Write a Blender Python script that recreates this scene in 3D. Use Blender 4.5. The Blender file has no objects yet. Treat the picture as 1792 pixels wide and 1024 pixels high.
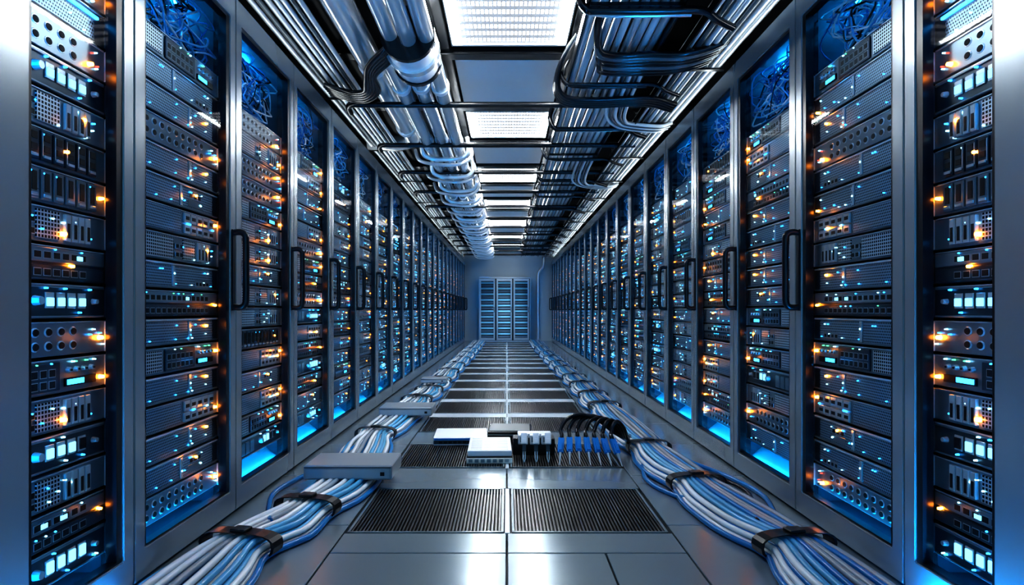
import bpy, bmesh, math, random
from mathutils import Vector, Matrix, Euler
random.seed(7)
C = bpy.context.scene.collection
H = 0.86; F = 1060.0
WL, WR = 1.15, 1.225
YEND = 17.0

# ---------------------------------------------------------------- materials
def newmat(name):
    m = bpy.data.materials.new(name); m.use_nodes = True
    nt = m.node_tree
    return m, nt, nt.nodes['Principled BSDF']
def pbr(name, col, metal=0.0, rough=0.5, noise=0.0, scale=20.0, stretch=(1,1,1), bump=0.0, coat=0.0):
    m, nt, b = newmat(name)
    b.inputs['Base Color'].default_value = (*col, 1)
    b.inputs['Metallic'].default_value = metal
    b.inputs['Roughness'].default_value = rough
    if coat: b.inputs['Coat Weight'].default_value = coat
    if noise:
        tc = nt.nodes.new('ShaderNodeTexCoord'); mp = nt.nodes.new('ShaderNodeMapping')
        mp.inputs['Scale'].default_value = stretch
        nz = nt.nodes.new('ShaderNodeTexNoise'); nz.inputs['Scale'].default_value = scale
        nz.inputs['Detail'].default_value = 3
        nt.links.new(tc.outputs['Object'], mp.inputs['Vector']); nt.links.new(mp.outputs[0], nz.inputs['Vector'])
        mr = nt.nodes.new('ShaderNodeMapRange')
        mr.inputs['To Min'].default_value = max(0.02, rough - noise); mr.inputs['To Max'].default_value = min(1, rough + noise)
        nt.links.new(nz.outputs['Fac'], mr.inputs['Value']); nt.links.new(mr.outputs[0], b.inputs['Roughness'])
    return m
def emis(name, col, s, sample=True):
    m, nt, b = newmat(name)
    b.inputs['Base Color'].default_value = (*[c*.3 for c in col], 1)
    b.inputs['Emission Color'].default_value = (*col, 1)
    b.inputs['Emission Strength'].default_value = s
    if not sample: m.cycles.emission_sampling = 'NONE'
    return m
def mathn(nt, op, a, bb=None):
    n = nt.nodes.new('ShaderNodeMath'); n.operation = op
    for i, v in enumerate((a, bb)):
        if v is None: continue
        if isinstance(v, (int, float)): n.inputs[i].default_value = v
        else: nt.links.new(v, n.inputs[i])
    return n.outputs[0]
def perf(name, dark, light, sx, metal=0.5, rough=0.35, square=False, thr=0.3):
    m, nt, b = newmat(name)
    N, L = nt.nodes, nt.links
    tc = N.new('ShaderNodeTexCoord'); sp = N.new('ShaderNodeSeparateXYZ'); L.new(tc.outputs['Object'], sp.inputs[0])
    mth = lambda *a: mathn(nt, *a)
    x = mth('MULTIPLY', sp.outputs[0], sx); z = mth('MULTIPLY', sp.outputs[2], sx)
    if not square:
        row = mth('FLOOR', z); odd = mth('MULTIPLY', mth('MODULO', row, 2.0), 0.5); x = mth('ADD', x, odd)
    fx = mth('SUBTRACT', mth('FRACT', x), 0.5); fz = mth('SUBTRACT', mth('FRACT', z), 0.5)
    if square: d = mth('MAXIMUM', mth('ABSOLUTE', fx), mth('ABSOLUTE', fz))
    else: d = mth('SQRT', mth('ADD', mth('MULTIPLY', fx, fx), mth('MULTIPLY', fz, fz)))
    hole = mth('LESS_THAN', d, thr)
    mx = N.new('ShaderNodeMix'); mx.data_type = 'RGBA'
    L.new(hole, mx.inputs['Factor']); mx.inputs[6].default_value = (*light, 1); mx.inputs[7].default_value = (*dark, 1)
    L.new(mx.outputs[2], b.inputs['Base Color'])
    b.inputs['Metallic'].default_value = metal; b.inputs['Roughness'].default_value = rough
    return m

M = {}
M['frame'] = pbr('brushed_frame_metal', (.41,.455,.48), .65, .25)
M['black'] = pbr('black_metal', (.010,.012,.015), .3, .25)
M['rubber'] = pbr('black_plastic', (.005,.006,.008), 0, .28)
M['inner'] = pbr('cabinet_interior', (.015,.048,.07), .1, .5)
M['glowp'] = pbr('added_glow_board', (.18,.34,.40), .1, .5)  # board added in rack bottoms to catch strip light and show as glow
M['dark'] = pbr('server_dark', (.040,.060,.078), .35, .32)
M['grey'] = pbr('server_grey', (.21,.26,.295), .5, .30, .06, 40, (.1,1,1))
M['light'] = pbr('server_light_metal', (.68,.75,.79), .5, .24)
M['hole'] = pbr('vent_hole', (.001,.001,.002), 0, .6)
M['perf'] = perf('perforated_mesh', (.002,.004,.008), (.30,.42,.52), 105)
M['grid'] = perf('square_grid_mesh', (.003,.004,.006), (.66,.73,.77), 90, square=True, thr=.33)
M['led_o'] = emis('led_orange', (1,.25,.02), 34)
M['led_o2'] = emis('led_orange_soft', (1,.27,.03), 5, False)
M['led_b'] = emis('led_blue', (.03,.40,1), 6, False)
M['led_w'] = emis('led_ice', (.35,.78,1), 4, False)
M['led_g'] = emis('led_green', (.2,1,.5), 1.2, False)
M['led_r'] = emis('led_red', (1,.08,.05), 2, False)
M['win'] = emis('lit_window', (.26,.72,1), 1.6, False)
M['strip'] = emis('blue_strip', (.006,.35,1), 38)
M['strip2'] = emis('blue_strip_bottom', (.008,.44,1), 60)
M['striptop'] = emis('blue_strip_top', (.010,.42,1), 42)
M['strip3'] = emis('added_plinth_strip', (.006,.36,1), 380)  # added strip below the view, washes the nearest end panels with blue
M['topl'] = emis('added_top_uplight', (.93,.99,1), 14)  # uplight added along rack tops to brighten overhead pipes and cables
M['tube'] = emis('light_bar', (.96,.99,1), 265)  # in the ceiling fixtures: added edge bars that supply most of their light
m_, nt, b = newmat('light_diffuser')
tc=nt.nodes.new('ShaderNodeTexCoord'); sp=nt.nodes.new('ShaderNodeSeparateXYZ'); nt.links.new(tc.outputs['Object'],sp.inputs[0])
fy=mathn(nt,'FRACT',mathn(nt,'MULTIPLY',sp.outputs[1],11.0)); fx=mathn(nt,'FRACT',mathn(nt,'MULTIPLY',sp.outputs[0],40.0))
on=mathn(nt,'MULTIPLY',mathn(nt,'GREATER_THAN',fy,.48),mathn(nt,'GREATER_THAN',fx,.34))
st=mathn(nt,'ADD',mathn(nt,'MULTIPLY',on,4.0),.26)
b.inputs['Base Color'].default_value=(.25,.3,.33,1); b.inputs['Emission Color'].default_value=(.98,.98,1,1)
nt.links.new(st,b.inputs['Emission Strength']); M['diff']=m_
M['white'] = pbr('white_cable', (.74,.78,.80), 0, .22)
M['bluec'] = pbr('blue_cable', (.012,.18,.45), 0, .2)
M['skyc'] = pbr('light_blue_cable', (.10,.38,.62), 0, .2)
M['greyc'] = pbr('grey_cable', (.28,.33,.37), 0, .22)
M['blackc'] = pbr('black_cable', (.007,.009,.012), 0, .2)
M['chrome'] = pbr('polished_pipe', (.84,.88,.91), .65, .16)
M['conduit'] = pbr('conduit_metal', (.74,.79,.83), .45, .22)
M['dconduit'] = pbr('dark_conduit_metal', (.15,.18,.20), .5, .26)
M['floor'] = pbr('floor_tile_metal', (.29,.36,.40), .55, .20, .02, 3)
M['freflect'] = pbr('painted_floor_reflection', (.82,.90,.95), .3, .16)  # paler colour imitates ceiling light reflected by far plates and centre seam
M['fdark'] = pbr('floor_gap', (.002,.002,.003), 0, .6)
M['rib'] = pbr('grate_metal', (.085,.085,.088), .6, .28)
M['wall'] = pbr('painted_wall', (.42,.52,.57), 0, .6)
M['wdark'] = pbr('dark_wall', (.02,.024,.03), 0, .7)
M['ceil'] = pbr('dark_ceiling', (.010,.012,.015), .2, .5)
M['panel'] = pbr('ceiling_panel_paint', (.85,.86,.87), .1, .5)
M['boxm'] = pbr('grey_box_metal', (.38,.43,.47), .4, .3)
M['wbox'] = pbr('white_plastic', (.80,.84,.88), 0, .3)
M['bluep'] = pbr('blue_plastic', (.02,.22,.60), 0, .2)
M['collar'] = pbr('coupling_white', (.88,.91,.95), .2, .2)
M['slat'] = pbr('blue_grey_slat', (.008,.055,.11), .3, .35)
M['slat2'] = pbr('pale_slat', (.08,.30,.46), .3, .35)
M['cream']=pbr('cream_plastic',(.88,.85,.78),0,.3)
g, nt, b = newmat('door_glass')
nt.nodes.remove(b)
tr = nt.nodes.new('ShaderNodeBsdfTransparent'); tr.inputs[0].default_value = (.90,.97,1,1)
gl = nt.nodes.new('ShaderNodeBsdfGlossy'); gl.inputs['Roughness'].default_value = .03
fr = nt.nodes.new('ShaderNodeFresnel'); fr.inputs[0].default_value = 1.14
mx = nt.nodes.new('ShaderNodeMixShader')
nt.links.new(fr.outputs[0], mx.inputs[0]); nt.links.new(tr.outputs[0], mx.inputs[1]); nt.links.new(gl.outputs[0], mx.inputs[2])
nt.links.new(mx.outputs[0], nt.nodes['Material Output'].inputs[0])
M['glass'] = g

# ---------------------------------------------------------------- mesh builder
class MB:
    def __init__(s): s.v=[]; s.f=[]; s.m=[]; s.s=[]; s.mats=[]
    def mi(s, k):
        if k not in s.mats: s.mats.append(k)
        return s.mats.index(k)
    def add(s, vs, fs, mat, smooth=False):
        o=len(s.v); s.v+=[tuple(v) for v in vs]; i=s.mi(mat)
        for f in fs: s.f.append([a+o for a in f]); s.m.append(i); s.s.append(smooth)
    def box(s, x0,x1,y0,y1,z0,z1, mat, ch=0.0):
        if x0>x1: x0,x1=x1,x0
        if y0>y1: y0,y1=y1,y0
        if z0>z1: z0,z1=z1,z0
        if ch<=0:
            vs=[(x,y,z) for x in(x0,x1) for y in(y0,y1) for z in(z0,z1)]
            s.add(vs,[(0,1,3,2),(4,6,7,5),(0,4,5,1),(2,3,7,6),(0,2,6,4),(1,5,7,3)],mat); return
        vs=[];idx={}
        for ix,x in enumerate((x0,x1)):
            for iy,y in enumerate((y0,y1)):
                for iz,z in enumerate((z0,z1)):
                    sx,sy,sz=(1-2*ix)*ch,(1-2*iy)*ch,(1-2*iz)*ch
                    idx[ix,iy,iz]=(len(vs),len(vs)+1,len(vs)+2)
                    vs+=[(x,y+sy,z+sz),(x+sx,y,z+sz),(x+sx,y+sy,z)]
        fs=[]
        for i in(0,1):
            q=[(i,0,0),(i,1,0),(i,1,1),(i,0,1)]; fs.append([idx[a][0] for a in q])
            q=[(0,i,0),(1,i,0),(1,i,1),(0,i,1)]; fs.append([idx[a][1] for a in q])
            q=[(0,0,i),(1,0,i),(1,1,i),(0,1,i)]; fs.append([idx[a][2] for a in q])
        for a in(0,1):
            for c in(0,1):
                fs.append([idx[a,c,0][0],idx[a,c,1][0],idx[a,c,1][1],idx[a,c,0][1]])
                fs.append([idx[a,0,c][0],idx[a,1,c][0],idx[a,1,c][2],idx[a,0,c][2]])
                fs.append([idx[0,a,c][1],idx[1,a,c][1],idx[1,a,c][2],idx[0,a,c][2]])
                for d in(0,1): fs.append(list(idx[a,c,d]))
        s.add(vs,fs,mat)
    def disc(s, cx,cz,r,y0,y1,mat,n=8,sx=1.0):
        vs=[]
        for y,rr in((y0,r*.75),(y1,r)):
            vs+=[(cx+math.cos(2*math.pi*i/n)*rr*sx,y,cz+math.sin(2*math.pi*i/n)*rr) for i in range(n)]
        fs=[list(range(n))]+[(i,(i+1)%n,n+(i+1)%n,n+i) for i in range(n)]
        s.add(vs,fs,mat)
    def tube(s, pts, r, mat, n=8, sub=5, spline=True, cap=True):
        P=[Vector(p) for p in pts]
        if spline and len(P)>2:
            Q=[]; E=[P[0]*2-P[1]]+P+[P[-1]*2-P[-2]]
            for i in range(1,len(E)-2):
                a,b2,c,d=E[i-1:i+3]
                for k in range(sub):
                    t=k/sub
                    Q.append(.5*((2*b2)+(c-a)*t+(2*a-5*b2+4*c-d)*t*t+(3*b2-a-3*c+d)*t**3))
            Q.append(P[-1]); P=Q
        vs=[];fs=[]
        t0=(P[1]-P[0]).normalized()
        up=Vector((0,0,1)) if abs(t0.z)<.9 else Vector((1,0,0))
        nrm=(up-t0*up.dot(t0)).normalized()
        for i,p in enumerate(P):
            t=(P[min(i+1,len(P)-1)]-P[max(i-1,0)]).normalized()
            nrm=(nrm-t*nrm.dot(t)).normalized(); bn=t.cross(nrm)
            rr = r[i] if isinstance(r,list) else r
            for k in range(n):
                a=2*math.pi*k/n; vs.append(p+nrm*math.cos(a)*rr+bn*math.sin(a)*rr)
        for i in range(len(P)-1):
            for k in range(n):
                fs.append((i*n+k,i*n+(k+1)%n,(i+1)*n+(k+1)%n,(i+1)*n+k))
        s.add(vs,fs,mat,True)
        if cap:
            s.add(vs[:n],[list(range(n))[::-1]],mat); s.add(vs[-n:],[list(range(n))],mat)
    def mirror(s): s.v=[(-a,b_,c) for a,b_,c in s.v]; s.f=[f[::-1] for f in s.f]
    def merge(s, o, mat4=None):
        off=len(s.v)
        s.v += o.v if mat4 is None else [tuple(mat4@Vector(v)) for v in o.v]
        mp=[s.mi(k) for k in o.mats]
        s.f += [[a+off for a in f] for f in o.f]; s.m += [mp[i] for i in o.m]; s.s += o.s
    def mesh(s, name, bevel=0, recalc=True, sub={}):
        me=bpy.data.meshes.new(name); me.from_pydata(s.v,[],s.f)
        for k in s.mats: me.materials.append(M[sub.get(k,k)])
        me.polygons.foreach_set('material_index', s.m); me.polygons.foreach_set('use_smooth', s.s)
        if recalc or bevel:
            bm=bmesh.new(); bm.from_mesh(me)
            if bevel:
                bmesh.ops.remove_doubles(bm, verts=bm.verts, dist=1e-5)
                bmesh.ops.bevel(bm, geom=bm.edges[:], offset=bevel, segments=2, affect='EDGES', clamp_overlap=True)
            bmesh.ops.recalc_face_normals(bm, faces=bm.faces)
            bm.to_mesh(me); bm.free()
        me.update(); return me
def obj(name, me, parent=None, loc=(0,0,0), rot=(0,0,0), label=None, cat=None, group=None, kind=None):
    o=bpy.data.objects.new(name, me); C.objects.link(o)
    o.location=loc; o.rotation_euler=rot
    if parent: o.parent=parent
    if label: o['label']=label
    if cat: o['category']=cat
    if group: o['group']=group
    if kind: o['kind']=kind
    return o

# ---------------------------------------------------------------- room shell
rows=[(2.34,2.92),(3.30,3.90),(4.27,4.87)]
y=5.05
while y<16.0: rows.append((y,y+.62)); y+=.81
fl=MB()
fl.box(-2.2,2.2,-1.2,YEND+.1,-.12,-.03,'fdark')
g_=.003; ch=.002
def plate(x0,x1,y0,y1,mat='floor'): fl.box(x0+g_,x1-g_,y0+g_,y1-g_,-.03,0,mat,ch)
ye=[-1.2,-.6,0,.6,1.2,1.6,2.145]
for a,b_ in zip(ye[:-1],ye[1:]):
    for x0,x1 in((-.63,0),(0,.35),(.35,.64)): plate(x0,x1,a,b_)
prev=2.145
for a,b_ in rows:
    for x0,x1 in((-.63,0),(0,.64)): plate(x0,x1,prev,a-.003,'floor' if a<4.5 else 'freflect')
    fl.box(-.008,.012,a,b_,-.03,.0,'freflect',.001)
    prev=b_+.003
for x0,x1 in((-.63,0),(0,.64)): plate(x0,x1,prev,YEND+.05)
yy=-1.2
while yy<YEND:
    y2=min(yy+.725,YEND+.05)
    for x0,x1 in((-2.2,-1.25),(-1.25,-.63),(.64,1.25),(1.25,2.2)): plate(x0,x1,yy,y2)
    yy=y2
    if y2>=YEND+.05: break
obj('floor', fl.mesh('floor'), kind='structure', label='dark brushed metal raised floor tiles with thin seams')
def shell(name, bx, mat, label):
    mb=MB(); mb.box(*bx,mat); return obj(name, mb.mesh(name), kind='structure', label=label)
CZ=H+1.75
shell('ceiling',(-2.3,2.3,-1.2,YEND+.1,CZ+.02,CZ+.12),'ceil','dark ceiling above the aisle')
shell('wall_far',(-2.3,2.3,YEND,YEND+.1,-.1,CZ+.02),'wall','pale blue-grey painted end wall')
shell('wall_left',(-2.3,-2.2,-1.2,YEND,-.1,CZ+.02),'wdark','dark side wall behind the racks')
shell('wall_right',(2.2,2.3,-1.2,YEND,-.1,CZ+.02),'wdark','dark side wall behind the racks')

def grate(d):
    gm=MB(); w=.605
    gm.box(-w/2,w/2,-d/2,-d/2+.010,-.025,.002,'floor'); gm.box(-w/2,w/2,d/2-.010,d/2,-.025,.002,'floor')
    gm.box(-w/2,-w/2+.010,-d/2,d/2,-.025,.002,'floor'); gm.box(w/2-.010,w/2,-d/2,d/2,-.025,.002,'floor')
    nr=42
    for i in range(nr):
        x=-w/2+.010+(i+.5)*(w-.020)/nr
        gm.box(x-.0034,x+.0034,-d/2+.01,d/2-.01,-.018,.0005,'rib')
    return gm.mesh('floor_grate')
gme=grate(.575); gme2=grate(.615)
for a,b_ in rows:
    for cx in(-.315,.322):
        obj('floor_grate',gme if a<5 else gme2,loc=(cx,(a+b_)/2,0),label='dark ribbed metal ventilation grate set in the floor',cat='floor grate',group='floor grates along the aisle')

# ---------------------------------------------------------------- server variants
SW=.30; SH=.097
def sv_parts(var, seed):
    R=random.Random(var*31+seed)
    ch_=MB(); parts=[]
    def part(n):
        mb=MB(); parts.append((n,mb)); return mb
    def led(x,z,mat,r=.0045):
        if mat=='led_o': r*=.88
        part('indicator_light').disc(x,z,r,-.014 if mat=='led_o' else -.010,-.001,mat,8 if mat=='led_o' else 6)
    def port(x,z,w_=.018,h_=.014):
        ch_.box(x-.002,x+w_+.002,-.0068,-.003,z-.002,z+h_+.002,'light'); ch_.box(x,x+w_,-.0075,-.003,z,z+h_,'hole')
    body={0:'dark',1:'grey',2:'dark',3:'grey',4:'grey',5:'dark',6:'dark',7:'grey',8:'grey'}[var]
    ch_.box(-SW,SW,0,.24,.003,SH-.003,body,.002)
    ch_.box(-.278,.278,-.004,0,SH-.006,SH-.003,'light')
    for sx in(-1,1):
        ch_.box(sx*SW,sx*(SW-.018),-.008,0,.003,SH-.003,'light' if body=='grey' else 'dark',.002)
        for z in(.02,SH-.02): ch_.disc(sx*(SW-.009),z,.0035,-.010,-.007,'light',6)
    if var==0:
        ch_.box(-.278,.278,-.007,0,SH-.010,SH-.004,'light',.001); ch_.box(-.278,.278,-.006,0,.004,.009,'grey')
        cx=(.0,.06,-.05,.0)[seed]
        ch_.box(cx-.008,cx+.008,-.008,0,.01,SH-.012,'light',.001)
        for a,b_ in((-.275,cx-.012),(cx+.012,.235)):
            part('ventilation_grille').box(a,b_,-.005,.001,.010,SH-.013,'perf')
        for k in range(5): led(R.uniform(.02,.23),R.choice([.02,.032,.07]),R.choice(['led_b','led_b','led_w']),R.uniform(.002,.0034))
        for k in range(3): led(R.uniform(-.2,-.02),R.choice([.02,.07]),'led_b',.0025)
        led(cx+.003,R.uniform(.03,.06),'led_w',.0045)
        if seed==3:
            for i in range(3): port(.06+i*.03,.05)
            ch_.box(.05,.16,-.0062,0,.016,.042,'grey',.001); led(.14,.03,'led_w',.0045)
        if seed==2:
            ch_.box(.10,.21,-.0062,0,.014,.040,'grey',.001)
            for i in range(4): port(.105+i*.026,.019,.016,.012)
        if seed in (0,1,3): led((.250,.18,0,.10)[seed],.045+R.uniform(-.02,.02),'led_o',.0062)
    if var==1:
        for i in range(12):
            x=-.27+i*.043
            mb=part('drive_bay'); mb.box(x,x+.036,-.009,.001,.010,SH-.010,'dark' if seed%2 else 'grey',.002)
            mb.box(x+.006,x+.030,-.012,-.008,.016,.024,'light',.001)
            if seed<2: mb.box(x+.010,x+.026,-.0105,-.008,.03,.078,'hole')
            else: mb.box(x+.008,x+.028,-.0105,-.008,.032,.048,'hole'); mb.box(x+.008,x+.028,-.0105,-.008,.060,.078,'hole'); mb.box(x+.002,x+.005,-.010,-.008,.02,.08,'light')
            if R.random()<.4: led(x+.008,SH-.02,R.choice(['led_b','led_w','led_b']),.003)
        led((.262,.18,.262,.12)[seed],.053,'led_o',.0062)
    if var==2:
        ch_.box(-.278,.278,-.005,0,SH-.012,SH-.005,'grey',.001); ch_.box(-.278,.278,-.005,0,.005,.010,'grey',.001)
        nw=(4,3,4,2)[seed]; hz=(.066,.062,.058,.066)[seed]
        for i in range(4):
            x=.055+i*.040
            ch_.box(x-.004,x+.026,-.004,0,.030,.072,'light',.001)
            if i<nw: part('lit_window').box(x,x+.022,-.008,0,.036,hz,'win',.001)
            else: ch_.box(x,x+.022,-.008,0,.036,.066,'hole')
        for i in range(3):
            x=-.20+i*.05
            part('drive_bay').box(x,x+.040,-.008,0,.02,.075,'grey',.002)
        part('knob').disc(.02,.05,.014,-.018,0,'light',12)
        for k in range(4): led(R.uniform(.0,.25),R.choice([.018,.083]),R.choice(['led_b','led_w']),.003)
        part('knob').disc(.235,.05,.009,-.014,0,'light',10)
    if var==3:
        for r_ in range(2):
            for i in range(10):
                x=-.25+i*.045
                ch_.disc(x,.030+r_*.037,.0145,-.002,.001,'light',10,1.15)
                ch_.disc(x,.030+r_*.037,.0118,-.0035,.001,'hole',10,1.15)
        for k in range(4): led(R.uniform(.205,.275),R.uniform(.02,.075),R.choice(['led_b','led_w','led_r']),.0028)
        led((.258,.215,.240,.258)[seed],(.052,.03,.07,.045)[seed],'led_o',.0085)
    if var==4:
        part('ventilation_grille').box(-.27,-.05,-.005,.001,.010,SH-.010,'grid')
        part('ventilation_grille').box(.02,.10,-.005,.001,.012,SH-.012,'grid')
        for i in range(4):
            x=.115+i*.026
            mb=part('drive_bay'); mb.box(x,x+.021,-.010,.001,.012,SH-.012,'light',.002); mb.box(x+.006,x+.015,-.0115,-.009,.02,.06,'hole')
        for k in range(6): led(R.uniform(.0,.24),R.uniform(.012,.085),R.choice(['led_b','led_w','led_b']),.003)
        port(-.035,.02); port(-.035,.05); port(-.008,.02); port(-.008,.05)
        if seed!=2: led((.248,.11,.2,.185)[seed],(.04,.03,.05,.06)[seed],'led_o',.0080)
    if var==5:
        for z0 in(.006,.051):
            ch_.box(-.278,.278,-.006,0,z0,z0+.038,'dark' if z0<.01 else 'grey',.002)
            for i in range(14):
                x=-.255+i*.033
                port(x,z0+.010,.022,.016)
                if R.random()<.35: led(x+.005,z0+.034,R.choice(['led_b','led_b','led_w','led_g']),.0028)
        for k in range(2):
            x=R.choice([.03,.10,.16]); part('lit_window').box(x,x+.022,-.009,0,.062,.074,'win')
        if seed!=1: led((.252,0,.14,.252)[seed],.045,'led_o',.0060)
    if var==6:
        part('ventilation_grille').box(-.275,.235,-.004,.001,.008,.062,'perf')
        part('light_bar').box(-.27,.25,-.008,0,.072,.080,'led_b',.001)
        for k in range(8): led(-.2+k*.056+R.uniform(-.005,.005),R.uniform(.012,.088),R.choice(['led_w','led_b']),.003)
    if var==7:
        for i in range(5):
            x=.02+i*.045
            part('drive_bay').box(x,x+.04,-.009,.001,.050,SH-.010,'light',.002)
            part('drive_bay').box(x,x+.04,-.009,.001,.010,.044,'light',.002)
            ch_.box(x+.008,x+.032,-.0105,-.006,.062,.075,'hole'); ch_.box(x+.008,x+.032,-.0105,-.006,.020,.032,'hole')
        part('ventilation_grille').box(-.27,.0,-.005,.001,.010,SH-.010,'perf')
        for k in range(3): led(R.uniform(.02,.25),.047,R.choice(['led_b','led_w']),.003)
        led((.258,.256,.258,.17)[seed],(.07,.03,.07,.047)[seed],'led_o',.0074)
        if seed==2: led(.225,.047,'led_o',.007)
    if var==8:
        ch_.box(-.10,.10,-.006,0,.010,SH-.010,'dark',.002)
        for i in range(6):
            for z in(.020,.050): port(-.09+i*.030,z,.020,.018)
        for i in range(4): ch_.disc(.135+i*.030,.062,.009,-.010,0,'light',10); ch_.disc(.135+i*.030,.062,.004,-.0125,0,'hole',8)
        ch_.box(.12,.24,-.006,0,.018,.040,'hole'); part('lit_window').box(.125,.19,-.007,-.002,.022,.036,'led_b')
        part('ventilation_grille').box(-.27,-.12,-.005,.001,.012,SH-.012,'grid')
        for k in range(6): led(R.uniform(-.1,.26),.084,R.choice(['led_b','led_w','led_g']),.0028)
        if seed!=3: led(.262,(.03,.06,.03,0)[seed],'led_o',.0072)
    return [('server_unit',ch_)]+parts
NV=9; NS=4
labels={0:'dark rack server with perforated mesh front and blue status lights',
1:'grey rack server with a row of dark vertical drive bays',
2:'dark rack server with glowing pale blue square windows and knobs',
3:'grey rack server with two rows of round vents, orange light',
4:'grey rack server with square-grid vent, drive bays and orange light',
5:'black double rack switch with rows of ports and blue lights',
6:'dark mesh-fronted rack server with a glowing blue light bar',
7:'silver rack server with stacked drive bays and mesh vent',
8:'grey rack router with ports, round knobs and blue display'}
SV={}
for var in range(NV):
    for sd in range(NS):
        for side in(-1,1):
            P=sv_parts(var,sd)
            if side==1:
                for n_,mb in P: mb.mirror()
            mg=MB()
            for n_,mb in P: mg.merge(mb)
            SV[var,sd,side]=([(n_,mb.mesh(n_,recalc=True)) for n_,mb in P], mg.mesh('server_unit',sub={'led_o':'led_o2'}), mg)

# ---------------------------------------------------------------- racks
RW=.70; ZT=2.19; REC=.050
def ring(mb, x0,x1,z0,z1, a0,a1,b0,b1, y0,y1, mat):
    vs=[]
    for y in(y0,y1):
        vs+=[(x0,y,z0),(x1,y,z0),(x1,y,z1),(x0,y,z1),(a0,y,b0),(a1,y,b0),(a1,y,b1),(a0,y,b1)]
    fs=[]
    for i in range(4):
        j=(i+1)%4
        fs+=[(i,j,4+j,4+i),(8+i,12+i,12+j,8+j),(i,8+i,8+j,j),(4+i,4+j,12+j,12+i)]
    mb.add(vs,fs,mat)
def rack_parts(near=.055, far=.050, plinth=None, glow=True):
    h=RW/2-.002
    cab=MB()
    cab.box(-h,-h+.02,.034,.80,.0,ZT,'inner'); cab.box(h-.02,h,.034,.80,.0,ZT,'inner')
    cab.box(-h,h,.034,.80,ZT-.03,ZT,'frame'); cab.box(-h,h,.034,.80,.0,.06,'inner'); cab.box(-h,h,.78,.80,.06,ZT-.03,'inner')
    for sx in(-1,1):
        cab.box(sx*(h-.02),sx*(h-.04),.045,.075,.06,ZT-.03,'black')
    cab.box(-h+.02,h-.02,.30,.32,.06,ZT-.03,'inner')
    if glow:
        cab.add([(-h+.02,.06,.062),(h-.02,.06,.062),(h-.02,.20,.172),(-h+.02,.20,.172)],[(0,1,2,3)],'glowp')
    door=MB(); ring(door,-h,h,.012,ZT,-h+near,h-far,.105,ZT-.105,0,.032,'frame')
    gask=MB(); ring(gask,-h+near-.001,h-far+.001,.104,ZT-.104,-h+near+.010,h-far-.028,.113,ZT-.118,.004,.036,'rubber')
    glass=MB(); glass.add([(-h+near,.016,.105),(h-far,.016,.105),(h-far,.016,ZT-.105),(-h+near,.016,ZT-.105)],[(0,1,2,3)],'glass')
    hd=MB(); x=h-.026; 
    hd.tube([(x,.004,.875),(x,-.030,.872),(x,-.052,.885),(x,-.056,.93),(x,-.056,1.03),(x,-.056,1.14),(x,-.052,1.175),(x,-.030,1.188),(x,.004,1.185)],.0135,'rubber',10,4)
    hd.box(x-.014,x+.014,-.006,.0,.858,1.20,'rubber',.003)
    s1=MB(); s1.box(-h+near-.006,-h+near+.002,.036,.044,.12,ZT-.12,'strip')
    s2=MB(); s2.box(-h+.04,h-.04,.036,.048,.080,.092,'strip2')
    s3=MB(); s3.box(-h+.04,h-.04,.22,.24,ZT-.05,ZT-.040,'striptop')
    s5=MB(); s5.box(-h+.02,h-.02,.05,.065,ZT+.001,ZT+.010,'topl')
    L=[('server_rack',cab,0),('door',door,.003),('door_gasket',gask,0),('glass_pane',glass,0),('handle',hd,0),
            ('light_strip',s1,0),('light_strip',s2,0),('light_strip',s3,0),('light_strip',s5,0)]
    if plinth:
        s4=MB(); s4.box(-h+.01,h-.14,-.032,-.002,.002,.018,plinth); L.append(('light_strip',s4,0))
    return L
def meshes_for(side, **k):
    out=[]
    for n_,mb,bv in rack_parts(**k):
        if side==1: mb.mirror()
        out.append((n_,mb.mesh(n_,bevel=bv)))
    return out
RM={-1:meshes_for(-1),1:meshes_for(1)}
RM1={-1:meshes_for(-1,glow=False),1:meshes_for(1,glow=False)}
RM0={-1:meshes_for(-1,near=.288,plinth='strip3',glow=False),1:meshes_for(1,near=.352,plinth='strip3',glow=False)}
def tangle(seed):
    R=random.Random(seed); out=MB()
    for i in range(44):
        p=[]; x=R.uniform(-.25,.25); 
        p.append((x,.20,2.14))
        for k in range(4): p.append((x+R.uniform(-.14,.14),R.uniform(.06,.20),2.06-k*.06+R.uniform(-.05,.05)))
        p.append((R.uniform(-.25,.25),.10,1.83))
        p=[(max(-.29,min(.29,a)),b_,c) for a,b_,c in p]
        out.tube(p,R.uniform(.0028,.0050),R.choice(['bluec','skyc','white','skyc','white','blackc']),6,4)
    return out.mesh('cable_tangle')
TG=[tangle(s) for s in range(3)]
seq0=[2,5,4,2,4,8,3,2,5,4,1,1,4,2,3,6,4]
seq1=[3,0,0,7,0,8,0,5,0,4,7,0,0,3,0,0,8]
far=MB()
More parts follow.
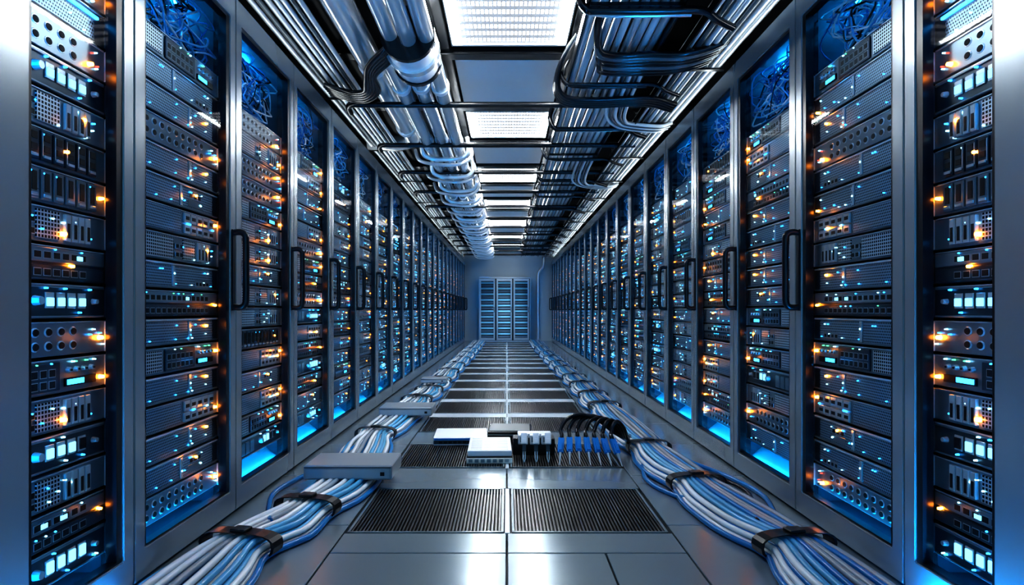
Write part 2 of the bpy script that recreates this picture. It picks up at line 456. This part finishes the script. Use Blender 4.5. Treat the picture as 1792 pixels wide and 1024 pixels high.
for side in(-1,1):
    W=WL if side<0 else WR
    rz=math.pi/2*(-side)
    for k in range(30):
        yc=1.52+k*RW
        if yc+RW/2>YEND-.02: break
        ms=(RM0 if k==0 else RM1 if k==1 else RM)[side]
        loc=(side*W,yc,0)
        root=obj('server_rack',ms[0][1],loc=loc,rot=(0,0,rz),label='tall server rack cabinet with silver framed glass door' if k==0 else 'tall server rack with silver framed glass door and black handle',cat='server rack',group='server racks lining the aisle')
        door=None
        for n_,me in ms[1:]:
            if n_=='handle' and k==0: continue
            par=root
            if n_ in('door_gasket','glass_pane','handle'): par=door
            o=obj(n_,me,parent=par)
            if n_=='door': door=o
        z0=.135 if k<2 else .178
        n=17 if k<2 else 16
        R=random.Random(100*k+side)
        Mr=Matrix.Rotation(rz,4,'Z')
        if k<10:
            obj('cable_tangle',TG[k%3],loc=loc,rot=(0,0,rz),label='tangle of blue network cables hanging at the top of a rack',cat='cables',group='cable tangles in the rack tops')
        for j in range(n):
            if k==0: var=seq0[j]
            elif k==1: var=seq1[j]
            else: var=R.choice([0,0,0,0,1,2,3,4,5,8,7,7,4,8])
            sd=R.randrange(NS) if k else (j*3+j//4)%NS; z=z0+j*.100
            l=Matrix.Translation(loc)@Mr@Matrix.Translation((0,REC,z))
            P,mg,mgb=SV[var,sd,side]
            if k<9:
                me=P[0][1] if k<4 else mg
                s=obj('server_unit',me,loc=l.translation,rot=(0,0,rz),label=labels[var],cat='server',group='rack servers')
                if k<4:
                    for pn,pm in P[1:]:
                        obj(pn,pm,parent=s)
            else:
                far.merge(mgb,l)
if far.v:
    obj('server_unit_row',far.mesh('server_unit_row',recalc=False,sub={'led_o':'led_o2'}),label='distant rack servers with blue and orange lights inside the cabinets',cat='server',group='rack servers',kind='stuff')

# ---------------------------------------------------------------- ceiling fixtures
def P3(X,Y,U): return (X,Y,H+U)
frm=MB()
for a in((-.375,-.365,-.4,.4),(.365,.375,-.4,.4)): frm.box(a[0],a[1],a[2],a[3],-.03,.018,'light',.002)
for a in((-.365,.365,-.4,-.378),(-.365,.365,.378,.4)): frm.box(*a,-.03,.018,'light',.003)
frm.box(-.365,.365,-.378,.378,.010,.018,'light')
frme=frm.mesh('light_fixture')
df=MB(); df.box(-.338,.338,-.378,.378,-.012,.008,'diff'); dfe=df.mesh('light_diffuser')
tb=[]
for sx in(-1,1):
    t_=MB(); t_.box(sx*.338,sx*.363,-.375,.375,-.018,.006,'tube'); tb.append(t_.mesh('light_bar'))
ly=[3.55+i*2.1 for i in range(-1,7)]
for i,yc in enumerate(ly):
    r=obj('ceiling_light_panel',frme,loc=P3(0.015,yc,1.75),label='recessed square ceiling light with bright ribbed diffuser',cat='ceiling light',group='ceiling lights along the aisle')
    obj('light_diffuser',dfe,parent=r)
    if 0<i<len(ly)-1:
        for t_ in tb: obj('light_bar',t_,parent=r)
    if yc+1.05<YEND-.6:
        pn=MB(); pn.box(-.375,.375,-.42,.42,-.02,.018,'panel',.004)
        obj('ceiling_panel',pn.mesh('ceiling_panel'),loc=P3(0.015,yc+1.07,1.75),label='plain pale grey ceiling panel',cat='ceiling panel',group='plain ceiling panels')
for sx in(-1,1):
    mb=MB(); mb.box(-.03,.03,-1.0,YEND-.01,-.03,.018,'black',.004)
    obj('ceiling_rail',mb.mesh('ceiling_rail'),loc=P3(.015+sx*.42,0,1.75),label='black metal rail running along the ceiling lights',cat='ceiling rail')
rod=MB()
rod.tube([(-1.13,.10,-.02),(-1.13,.03,0),(-1.09,0,.005),(-.95,0,.005),(-.3,0,.005),(.3,0,.005),(.95,0,.005),(1.13,0,.005)],.021,'black',12,6)
rode=rod.mesh('cross_rod')
yb=4.29
while yb<YEND-.3:
    obj('cross_rod',rode,loc=P3(0,yb,1.45),label='black glossy metal rod spanning the aisle overhead',cat='metal rod',group='overhead cross rods'); yb+=1.05
bm_=MB(); bm_.box(-2.1,2.1,-.05,.05,-.05,.018,'black',.005); bme=bm_.mesh('ceiling_beam')
for i in range(14):
    yv=3.02+i*1.05
    if yv<YEND-.5: obj('ceiling_beam',bme,loc=P3(0,yv,1.75),label='black steel beam crossing the ceiling',cat='ceiling beam',group='ceiling beams')

YC=3.48
def pipe(pts,r_,col=True,lab='polished steel pipe running along the ceiling'):
    mb=MB(); mb.tube(pts,r_,'chrome',18,6,spline=len(pts)>2)
    if col and len(pts)==2:
        yv=pts[0][1]+.45
        while yv<pts[1][1]:
            mb.tube([(pts[0][0],yv,pts[0][2]),(pts[0][0],yv+.05,pts[0][2])],r_+.009,'collar',18,spline=False); yv+=1.3
    obj('steel_pipe',mb.mesh('steel_pipe'),label=lab,cat='pipe',group='overhead steel pipes')
for X,U,r_ in((-.705,1.50,.053),(-.575,1.51,.053),(-.445,1.50,.053)):
    pipe([P3(X,YC+.1,U),P3(X,YEND-.05,U)],r_)
for X,U in((-.635,1.50),(-.535,1.47),(-.440,1.49)):
    pipe([P3(X,.8,U),P3(X,YC-.1,U)],.044,False)
pipe([P3(-.86,.8,1.57),P3(-.86,5.2,1.57)],.078)
pipe([P3(-.86,5.15,1.57),P3(-.86,5.5,1.57),P3(-.90,5.62,1.57),P3(-1.0,5.67,1.57),P3(-1.3,5.67,1.57)],.068,False,'thick steel pipe with an elbow turning toward the side wall')
cp=MB()
def cyl(mb,a,b_,r_,mat,n=28): mb.tube([a,b_],r_,mat,n,spline=False)
xc=-.54
cyl(cp,P3(xc,YC-.20,1.50),P3(xc,YC-.17,1.50),.150,'black'); cyl(cp,P3(xc,YC-.17,1.50),P3(xc,YC-.03,1.50),.140,'collar')
cyl(cp,P3(xc,YC-.03,1.50),P3(xc,YC+.02,1.50),.155,'chrome'); cyl(cp,P3(xc,YC+.02,1.50),P3(xc,YC+.16,1.50),.135,'collar'); cyl(cp,P3(xc,YC+.16,1.50),P3(xc,YC+.19,1.50),.147,'black')
obj('pipe_coupling',cp.mesh('pipe_coupling'),label='large white and chrome pipe coupling with black flanges',cat='pipe coupling')
for i in range(15):
    yv=5.6+i*.75
    if yv>YEND-.4: break
    mb=MB()
    mb.tube([P3(-.37,yv,1.60),P3(-.355,yv,1.48),P3(-.41,yv+.02,1.415),P3(-.57,yv+.03,1.40),P3(-.74,yv+.02,1.42),P3(-.79,yv,1.50),P3(-.77,yv-.02,1.60)],.021,'chrome',10,5)
    mb.tube([P3(-.355,yv+.14,1.58),P3(-.335,yv+.14,1.46),P3(-.44,yv+.10,1.375),P3(-.62,yv+.12,1.375),P3(-.82,yv+.16,1.42),P3(-.88,yv+.22,1.54)],.017,'conduit',10,5)
    obj('pipe_clamp',mb.mesh('pipe_clamp'),label='curved chrome hoop clamped around the overhead pipes',cat='pipe clamp',group='hoops on the overhead pipes')

def conduit_bundle(name,label,xs,U,r_,mats,y0,y1,ztwo=False,tiestep=.7,seed=1,tiemat='black'):
    R=random.Random(seed)
    e=bpy.data.objects.new(name,None); C.objects.link(e); e.location=(0,0,0); e['label']=label; e['category']='cable bundle'
    for i,x in enumerate(xs):
        for lay in range(2 if ztwo else 1):
            mb=MB(); u=U+lay*r_*2.2+R.uniform(-.003,.003)
            pts=[]; yv=y0
            while yv<=y1+.01:
                pts.append(P3(x+R.uniform(-.003,.003),yv,u+R.uniform(-.003,.003))); yv+=(y1-y0)/14
            mb.tube(pts,r_*R.uniform(.88,1.08),mats[i%len(mats)],8,3)
            obj('conduit' if 'conduit' in name else 'cable',mb.mesh('cable'),parent=e)
    yv=y0+.5; x0,x1=min(xs)-r_*1.6,max(xs)+r_*1.6
    while yv<y1:
        mb=MB(); mb.box(x0,x1,yv,yv+.03,H+U-r_*1.8,H+U-r_*1.05,tiemat,.001); top=H+U+r_*(3.6 if ztwo else 1.6)
        mb.box(x0-.006,x0,yv,yv+.03,H+U-r_*1.8,top,tiemat); mb.box(x1,x1+.006,yv,yv+.03,H+U-r_*1.8,top,tiemat); mb.box(x0,x1,yv,yv+.03,top,top+.006,tiemat)
        obj('cable_strap',mb.mesh('cable_strap'),parent=e); yv+=tiestep
    return e
conduit_bundle('conduit_bundle','row of thin grey metal conduits above the rack tops',[-1.26+i*.040 for i in range(7)],1.53,.0145,['conduit','dconduit','conduit','conduit'],1.0,16.5,False,1.4,3)
conduit_bundle('cable_bundle','flat bundle of silvery cables strapped to overhead rungs',[.42+i*.050 for i in range(9)],1.50,.021,['conduit','white','conduit'],1.0,16.6,False,1.4,5)
conduit_bundle('conduit_bundle','stacked dark conduits running above the rack tops',[1.01+i*.042 for i in range(7)],1.46,.0165,['conduit','dconduit','conduit'],1.0,16.5,True,1.05,6)
for X,U in ((.392,1.47),(.850,1.47),(.978,1.43)):
    mb=MB(); mb.box(-.005,.005,1.0,YEND-.4,-.015,.035,'black',.002)
    obj('cable_tray_edge',mb.mesh('cable_tray_edge'),loc=P3(X,0,U),label='black metal side rail of an overhead cable tray',cat='cable tray',group='overhead cable tray rails')
yv=2.9; i=0
while yv<16:
    mb=MB()
    mb.tube([P3(.36,yv,1.60),P3(.34,yv,1.52),P3(.38,yv,1.442),P3(.46,yv,1.435),P3(.7,yv,1.435),P3(.93,yv,1.435),P3(1.02,yv+.04,1.41),P3(1.12,yv+.10,1.40)],.013 if i%2 else .019,'blackc',10,5)
    mb.tube([P3(.40,yv+.07,1.62),P3(.37,yv+.06,1.54),P3(.42,yv+.06,1.446),P3(.9,yv+.06,1.444)],.011,'blackc' if i%2 else 'chrome',8,5)
    obj('cable_hanger',mb.mesh('cable_hanger'),label='hooked black hanger rung carrying overhead cables',cat='cable hanger',group='hangers under the overhead cables')
    yv+=.95; i+=1
def bundle_obj(loc,lab):
    e=bpy.data.objects.new('cable_bundle',None); C.objects.link(e); e.location=loc; e['label']=lab; e['category']='cable bundle'; return e
e=bundle_obj(P3(.8,3.2,1.5),'thick bundle of black cables bending over the silvery cable run')
for j in range(7):
    mb=MB(); o=j*.040
    mb.tube([(-.30-o*.1,-.9,.12),(-.33-o*.1,-.35,.06),(-.32+o*.2,.02+o,-.075-.01*(j%2)),(-.22,.16+o,-.085),(0,.16+o*1.1,-.08),(.18,.13+o,-.09),(.36,.10+o,-.05),(.5,.02+o,.02),(.6,-.3,.1)],.0185,'dconduit' if j in(1,4) else 'blackc',10,6)
    obj('cable',mb.mesh('cable'),parent=e)
e=bundle_obj(P3(.45,3.9,1.5),'black cables hooking down around the overhead cable run')
for j in range(4):
    mb=MB(); o=j*.04
    mb.tube([(-.02,-.25+o,.16),(-.10,-.15+o,.06),(-.13,-.02+o,-.03),(-.06,.12+o,-.085),(.15,.16+o,-.09),(.5,.15+o,-.08),(.7,.22+o,-.10)],.018,'blackc',10,6)
    obj('cable',mb.mesh('cable'),parent=e)
e=bundle_obj(P3(-.8,3.6,1.5),'black cables curving from the pipe coupling to the conduits')
for j in range(5):
    mb=MB(); o=j*.038
    mb.tube([(.16,-.22+o,.0),(.10,-.20+o,-.05),(.0,-.10+o,-.09),(-.06+o*.3,.10+o,-.10),(-.12,.30+o,-.09),(-.24,.40+o,-.06),(-.40,.38+o,-.02)],.018,'blackc',10,6)
    obj('cable',mb.mesh('cable'),parent=e)
for (y0,m1) in ((4.55,'white'),(6.8,'white')):
    e=bundle_obj(P3(.75,y0,1.44),'silvery cables branching off toward the rack tops')
    for j in range(5):
        mb=MB(); o=j*.034
        mb.tube([(-.05+o,-.9,.03),(-.05+o,-.45,.0),(-.03+o,-.15,-.015),(.06+o*.6,.08+o*-.6,-.02),(.20,.20-o,-.02),(.42,.24-o,-.025),(.52,.24-o,.0)],.013,'dconduit' if j%2 else m1,10,6)
        obj('cable',mb.mesh('cable'),parent=e)

# ---------------------------------------------------------------- floor cable bundles
def catm(P,sub):
    P=[Vector(p) for p in P]; E=[P[0]*2-P[1]]+P+[P[-1]*2-P[-2]]; Q=[]
    for i in range(1,len(E)-2):
        a,b2,c,d=E[i-1:i+3]
        for k in range(sub):
            t=k/sub; Q.append(.5*((2*b2)+(c-a)*t+(2*a-5*b2+4*c-d)*t*t+(3*b2-a-3*c+d)*t**3))
    return Q+[P[-1]]
def floor_bundle(path,ties,label,seed,mats,layers):
    R=random.Random(seed)
    e=bpy.data.objects.new('cable_bundle',None); C.objects.link(e); e.location=(0,0,0); e['label']=label; e['category']='cable bundle'; e['group']='floor cable bundles'
    Q=catm(path,9)
    def pinch(y):
        p=0
        for t in ties: p=max(p,math.exp(-((y-t)/.16)**2))
        return p
    r0=.0122
    for lay,n in layers:
        for i in range(n):
            u=(-1+2*(i+.5)/n)*(1-.16*lay); ph=R.uniform(0,6.28); am=R.uniform(.01,.05)
            pts=[]
            for k,q in enumerate(Q):
                t=(Q[min(k+1,len(Q)-1)]-Q[max(k-1,0)]); t=Vector((t.x,t.y,0)).normalized(); nx=Vector((t.y,-t.x,0))
                p=pinch(q.y); hw=q.z*(1-.30*p)
                off=(u+am*math.sin(q.y*1.6+ph)*(1-p))*hw
                z=r0+lay*r0*1.7+ .010*p*(1-u*u) + (.002*math.sin(q.y*2+ph) if lay else 0)
                pts.append((q.x+nx.x*off,q.y+nx.y*off,max(z,r0)))
            mb=MB(); mb.tube(pts,r0*R.uniform(.9,1.04),R.choice(mats),8,spline=False)
            obj('cable',mb.mesh('cable',recalc=False),parent=e)
    for t in ties:
        k=min(range(len(Q)),key=lambda a:abs(Q[a].y-t)); q=Q[k]
        tt=(Q[min(k+1,len(Q)-1)]-Q[max(k-1,0)]); ang=math.atan2(tt.y,tt.x)-math.pi/2
        hw=q.z*.74+.014; ln=.030 if t<4.5 else .045
        mb=MB(); vs=[]; n=20
        for yy_ in(-ln,ln):
            for s_ in(1,.93):
                for a in range(n):
                    th=2*math.pi*a/n; cx=math.copysign(abs(math.cos(th))**.6,math.cos(th)); cz=math.copysign(abs(math.sin(th))**.7,math.sin(th))
                    vs.append((cx*hw*s_,yy_,.044+cz*.043*s_))
        fs=[]
        for a in range(n):
            b2=(a+1)%n
            fs+=[(a,b2,2*n+b2,2*n+a),(n+a,3*n+a,3*n+b2,n+b2),(a,n+a,n+b2,b2),(2*n+a,2*n+b2,3*n+b2,3*n+a)]
        mb.add(vs,fs,'rubber',False); mb.box(-.03,.03,-ln*.8,ln*.8,.084,.096,'rubber',.003)
        obj('cable_tie',mb.mesh('cable_tie'),parent=e,loc=(q.x,q.y,0),rot=(0,0,ang))
    return e
mixL=['white','greyc','white','skyc','bluec','white','greyc','white']; mixR=['bluec','skyc','bluec','white','greyc','white','skyc','white']
floor_bundle([(-.95,1.3,.18),(-.955,1.9,.18),(-.935,2.13,.18),(-.84,2.48,.17),(-.78,2.97,.155),(-.83,3.5,.155),(-.87,4.02,.165),(-.83,5.3,.175),(-.80,6.4,.18),(-.79,8.1,.19),(-.77,10.5,.20),(-.75,13.2,.20),(-.75,16.3,.20)],
  [2.12,2.52,3.98,5.6,6.3,7.1,8.0,9.0,10.1,11.3,12.6,14.0],'bundle of grey, white and blue cables strapped along the floor',4,mixL,((0,14),(1,12),(2,6)))
floor_bundle([(1.01,1.3,.18),(1.02,1.99,.18),(1.005,2.14,.18),(.97,2.36,.18),(.90,2.88,.17),(.85,3.55,.16),(.84,4.2,.165),(.83,5.3,.175),(.83,6.65,.18),(.81,8.5,.19),(.79,10.5,.20),(.76,13.2,.20),(.76,16.3,.20)],
  [2.13,2.90,3.62,5.1,5.9,6.7,7.5,8.4,9.4,10.5,11.7,13.1],'bundle of blue and white cables strapped along the floor',9,mixR,((0,14),(1,12),(2,8)))
def loose(pts,r_,mat,label):
    mb=MB(); mb.tube(pts,r_,mat,8,6); return obj('loose_cable',mb.mesh('loose_cable'),label=label,cat='cable')
loose([(.98,2.2,.05),(1.10,2.5,.03),(1.17,2.8,.013),(1.12,3.1,.013),(.98,3.4,.03),(.88,3.8,.05)],.012,'bluec','blue cable looping out beside the strapped bundle')
loose([(.95,2.3,.06),(1.06,2.6,.02),(1.12,2.85,.013),(1.05,3.05,.02),(.90,3.25,.05)],.011,'blackc','black cable looping out beside the strapped bundle')
loose([(.92,2.55,.05),(.78,2.75,.013),(.70,3.0,.013),(.74,3.3,.013),(.84,3.7,.05)],.011,'bluec','blue cable looping out beside the strapped bundle')
loose([(-.90,2.3,.06),(-1.02,2.6,.02),(-1.08,2.85,.013),(-1.02,3.2,.013),(-.90,3.6,.05)],.012,'bluec','blue cable looping out beside the grey box')

def jbox(x0,x1,y0,y1,z0,h_,label):
    w2,d2=(x1-x0)/2,(y1-y0)/2
    mb=MB(); mb.box(-w2,w2,-d2,d2,0,h_,'boxm',.006); mb.box(-w2+.01,w2-.01,-d2-.002,-d2+.01,.008,h_-.016,'boxm',.002)
    mb.box(-w2+.004,w2-.004,-d2-.003,-d2+.01,h_-.012,h_-.009,'hole')
    o=obj('junction_box',mb.mesh('junction_box'),loc=((x0+x1)/2,(y0+y1)/2,z0),label=label,cat='junction box')
    p=MB(); p.box(w2-.055,w2-.035,-d2-.004,-d2+.01,h_*.3,h_*.55,'hole',.001); obj('port',p.mesh('port'),parent=o)
jbox(-.965,-.545,2.87,3.13,.054,.070,'silver-grey metal junction box lying across the strapped cables')
jbox(-.975,-.57,4.60,4.87,.056,.064,'smaller grey junction box lying across the floor cables')
jbox(-.94,-.66,6.60,6.80,.066,.050,'small grey junction box lying across the floor cables')

# ---------------------------------------------------------------- gear in the middle of the floor
mb=MB(); mb.box(-.17,.17,-.15,.15,.004,.056,'wbox',.004); mb.box(-.168,.168,-.153,-.14,.014,.036,'dark',.001)
for i in range(9): mb.box(-.135+i*.03,-.113+i*.03,-.155,-.15,.018,.032,'hole')
mb.box(-.166,.166,-.154,-.14,.038,.050,'bluep')
o=obj('network_switch',mb.mesh('network_switch'),loc=(-.30,3.98,0),rot=(0,0,.04),label='slim white network switch with a blue edge on the floor',cat='network switch')
mb=MB(); mb.box(-.14,.14,-.13,.13,.0,.085,'black',.004); mb.box(-.13,.13,-.12,.12,.085,.089,'dark',.001)
for i in range(10): mb.box(-.12+i*.025,-.105+i*.025,-.132,-.12,.014,.036,'hole')
mb.box(-.135,.135,-.133,-.12,.06,.066,'grey')
obj('network_switch',mb.mesh('network_switch'),loc=(.02,4.00,0),rot=(0,0,-.03),label='small black network switch lying on the floor',cat='network switch')
mb=MB(); mb.box(-.13,.13,-.19,.19,.0,.034,'cream',.004); mb.box(-.125,.125,-.17,.19,.036,.070,'wbox',.004)
mb.box(-.128,.128,-.188,.188,.032,.038,'hole')
for i in range(3):
    for k in range(13):
        yv=-.150+k*.025; mb.box(-.108+i*.075,-.045+i*.075,yv,yv+.005,.070,.0706,'grey')
for i in range(7): mb.box(-.118+i*.034,-.096+i*.034,-.192,-.18,.008,.026,'grey')
obj('terminal_block',mb.mesh('terminal_block'),loc=(-.10,3.58,0),rot=(0,0,.02),label='stacked white and cream slotted terminal block on the floor grate',cat='terminal block')
mb=MB(); mb.box(-.13,.12,-.03,.08,0,.10,'black',.004)
for i in range(3): mb.box(-.098+i*.068,-.040+i*.068,-.060,-.02,.070,.125,'wbox',.003); mb.box(-.088+i*.068,-.050+i*.068,-.063,-.055,.085,.115,'grey',.001)
mb.box(-.10,.10,-.01,.07,.10,.125,'wbox',.003)
obj('connector_block',mb.mesh('connector_block'),loc=(.165,3.62,0),label='black connector block with three white sockets',cat='connector block')
def plug(mats=('wbox','light'),prongs=False):
    p=MB(); p.box(-.017,.017,-.045 if not prongs else -.02,.045,-.012,.012,mats[0],.003); p.box(-.009,.009,-.035 if not prongs else -.015,.01,.012,.018,mats[0],.001)
    q=MB()
    if prongs:
        q.box(-.011,.011,-.06,-.02,-.008,.008,'dark',.002)
        for sx in(-1,1): q.tube([(sx*.006,-.06,0),(sx*.006,-.10,0),(0,-.12,0)],[.004,.004,.002],mats[1],6,spline=False)
    else: q.tube([(0,-.045,0),(0,-.065,0),(0,-.12,0)],[.010,.007,.0035],mats[1],8,spline=False)
    return p.mesh('cable_plug'),q.mesh('plug_tip')
pa,pb=plug(prongs=True)
TH=math.radians(68); ZP=.12*math.sin(TH)+.002
for i in range(3):
    o=obj('cable_plug',pa,loc=(.098+i*.068,3.46,ZP),rot=(TH,0,0),label='white cable plug with thin metal prongs pointing down',cat='cable plug',group='white plugs'); obj('plug_tip',pb,parent=o)
pa,pb=plug(('bluep','light'))
TH=math.radians(52); ZP=.12*math.sin(TH)+.003
for i in range(7):
    x=.305+i*.050; yv=3.44-.012*abs(i-2); rot=(TH,0,(i-2)*.10)
    o=obj('cable_plug',pa,loc=(x,yv,ZP),rot=rot,label='blue cable plug on a black lead',cat='cable plug',group='blue plugs on black leads'); obj('plug_tip',pb,parent=o)
    Mx=Matrix.Translation((x,yv,ZP))@Euler(rot).to_matrix().to_4x4(); inv=Mx.inverted()
    st=Mx@Vector((0,.04,0)); st2=Mx@Vector((0,.065,0)); o_=.012*i
    wp=[st,st2]
    for s_,dy,zz in((.01,.07,.180),(.10,.10,.232),(.28,.14,.245),(.50,.19,.20),(.70,.25,.12),(.88,.34,.065),(1,.48,.05)):
        wp.append(Vector((x+(.80-x)*s_,yv+dy+o_,zz-.008*i*(1 if s_<.8 else .2))))
    c=MB(); c.tube([inv@p for p in wp],.0125,'blackc',8,6)
    obj('cable_lead',c.mesh('cable_lead'),parent=o)

# ---------------------------------------------------------------- far end cabinet
cb=MB(); cb.box(-.70,.70,0,.45,0,1.76,'boxm',.006); cb.box(-.68,.68,-.004,.02,.04,1.72,'black')
root=obj('storage_cabinet',cb.mesh('storage_cabinet'),loc=(-.06,16.40,0),label='three-door louvred metal cabinet against the end wall',cat='cabinet')
for i in range(3):
    d_=MB(); x0=-.68+i*.46
    ring(d_,x0,x0+.42,.05,1.71,x0+.04,x0+.38,.11,1.65,-.03,-.006,'boxm')
    for k in range(20):
        z=.12+k*.0765; d_.add([(x0+.04,-.024,z),(x0+.38,-.024,z),(x0+.38,-.008,z+.05),(x0+.04,-.008,z+.05)],[(0,1,2,3)],'slat2' if k%2 else 'slat')
    dd=obj('door',d_.mesh('door'),parent=root)
    hh=MB(); hh.box(x0+.392,x0+.407,-.05,-.03,.8,.95,'rubber',.003); obj('handle',hh.mesh('handle'),parent=dd)
dp=MB(); dp.tube([(1.02,YEND-.10,2.55),(1.02,YEND-.10,2.1),(.92,YEND-.10,1.95),(.87,YEND-.10,1.7),(.87,YEND-.10,.02)],.04,'conduit',12,5)
obj('down_pipe',dp.mesh('down_pipe'),label='grey downpipe with a bend on the end wall',cat='pipe')

# ---------------------------------------------------------------- world, camera
w=bpy.data.worlds.new('world'); bpy.context.scene.world=w; w.use_nodes=True
w.node_tree.nodes['Background'].inputs[0].default_value=(.26,.62,.90,1); w.node_tree.nodes['Background'].inputs[1].default_value=.8
cd=bpy.data.cameras.new('camera'); co=bpy.data.objects.new('camera',cd); C.objects.link(co)
co.location=(0,0,H); co.rotation_euler=(math.pi/2,0,0)
cd.sensor_width=36; cd.lens=F/1792*36; cd.shift_x=(896-887)/1792; cd.shift_y=(543-512)/1792; cd.clip_start=.02
bpy.context.scene.camera=co
vs_=bpy.context.scene.view_settings
vs_.view_transform='Standard'; vs_.exposure=0.08
try: vs_.look='High Contrast'
except Exception: pass
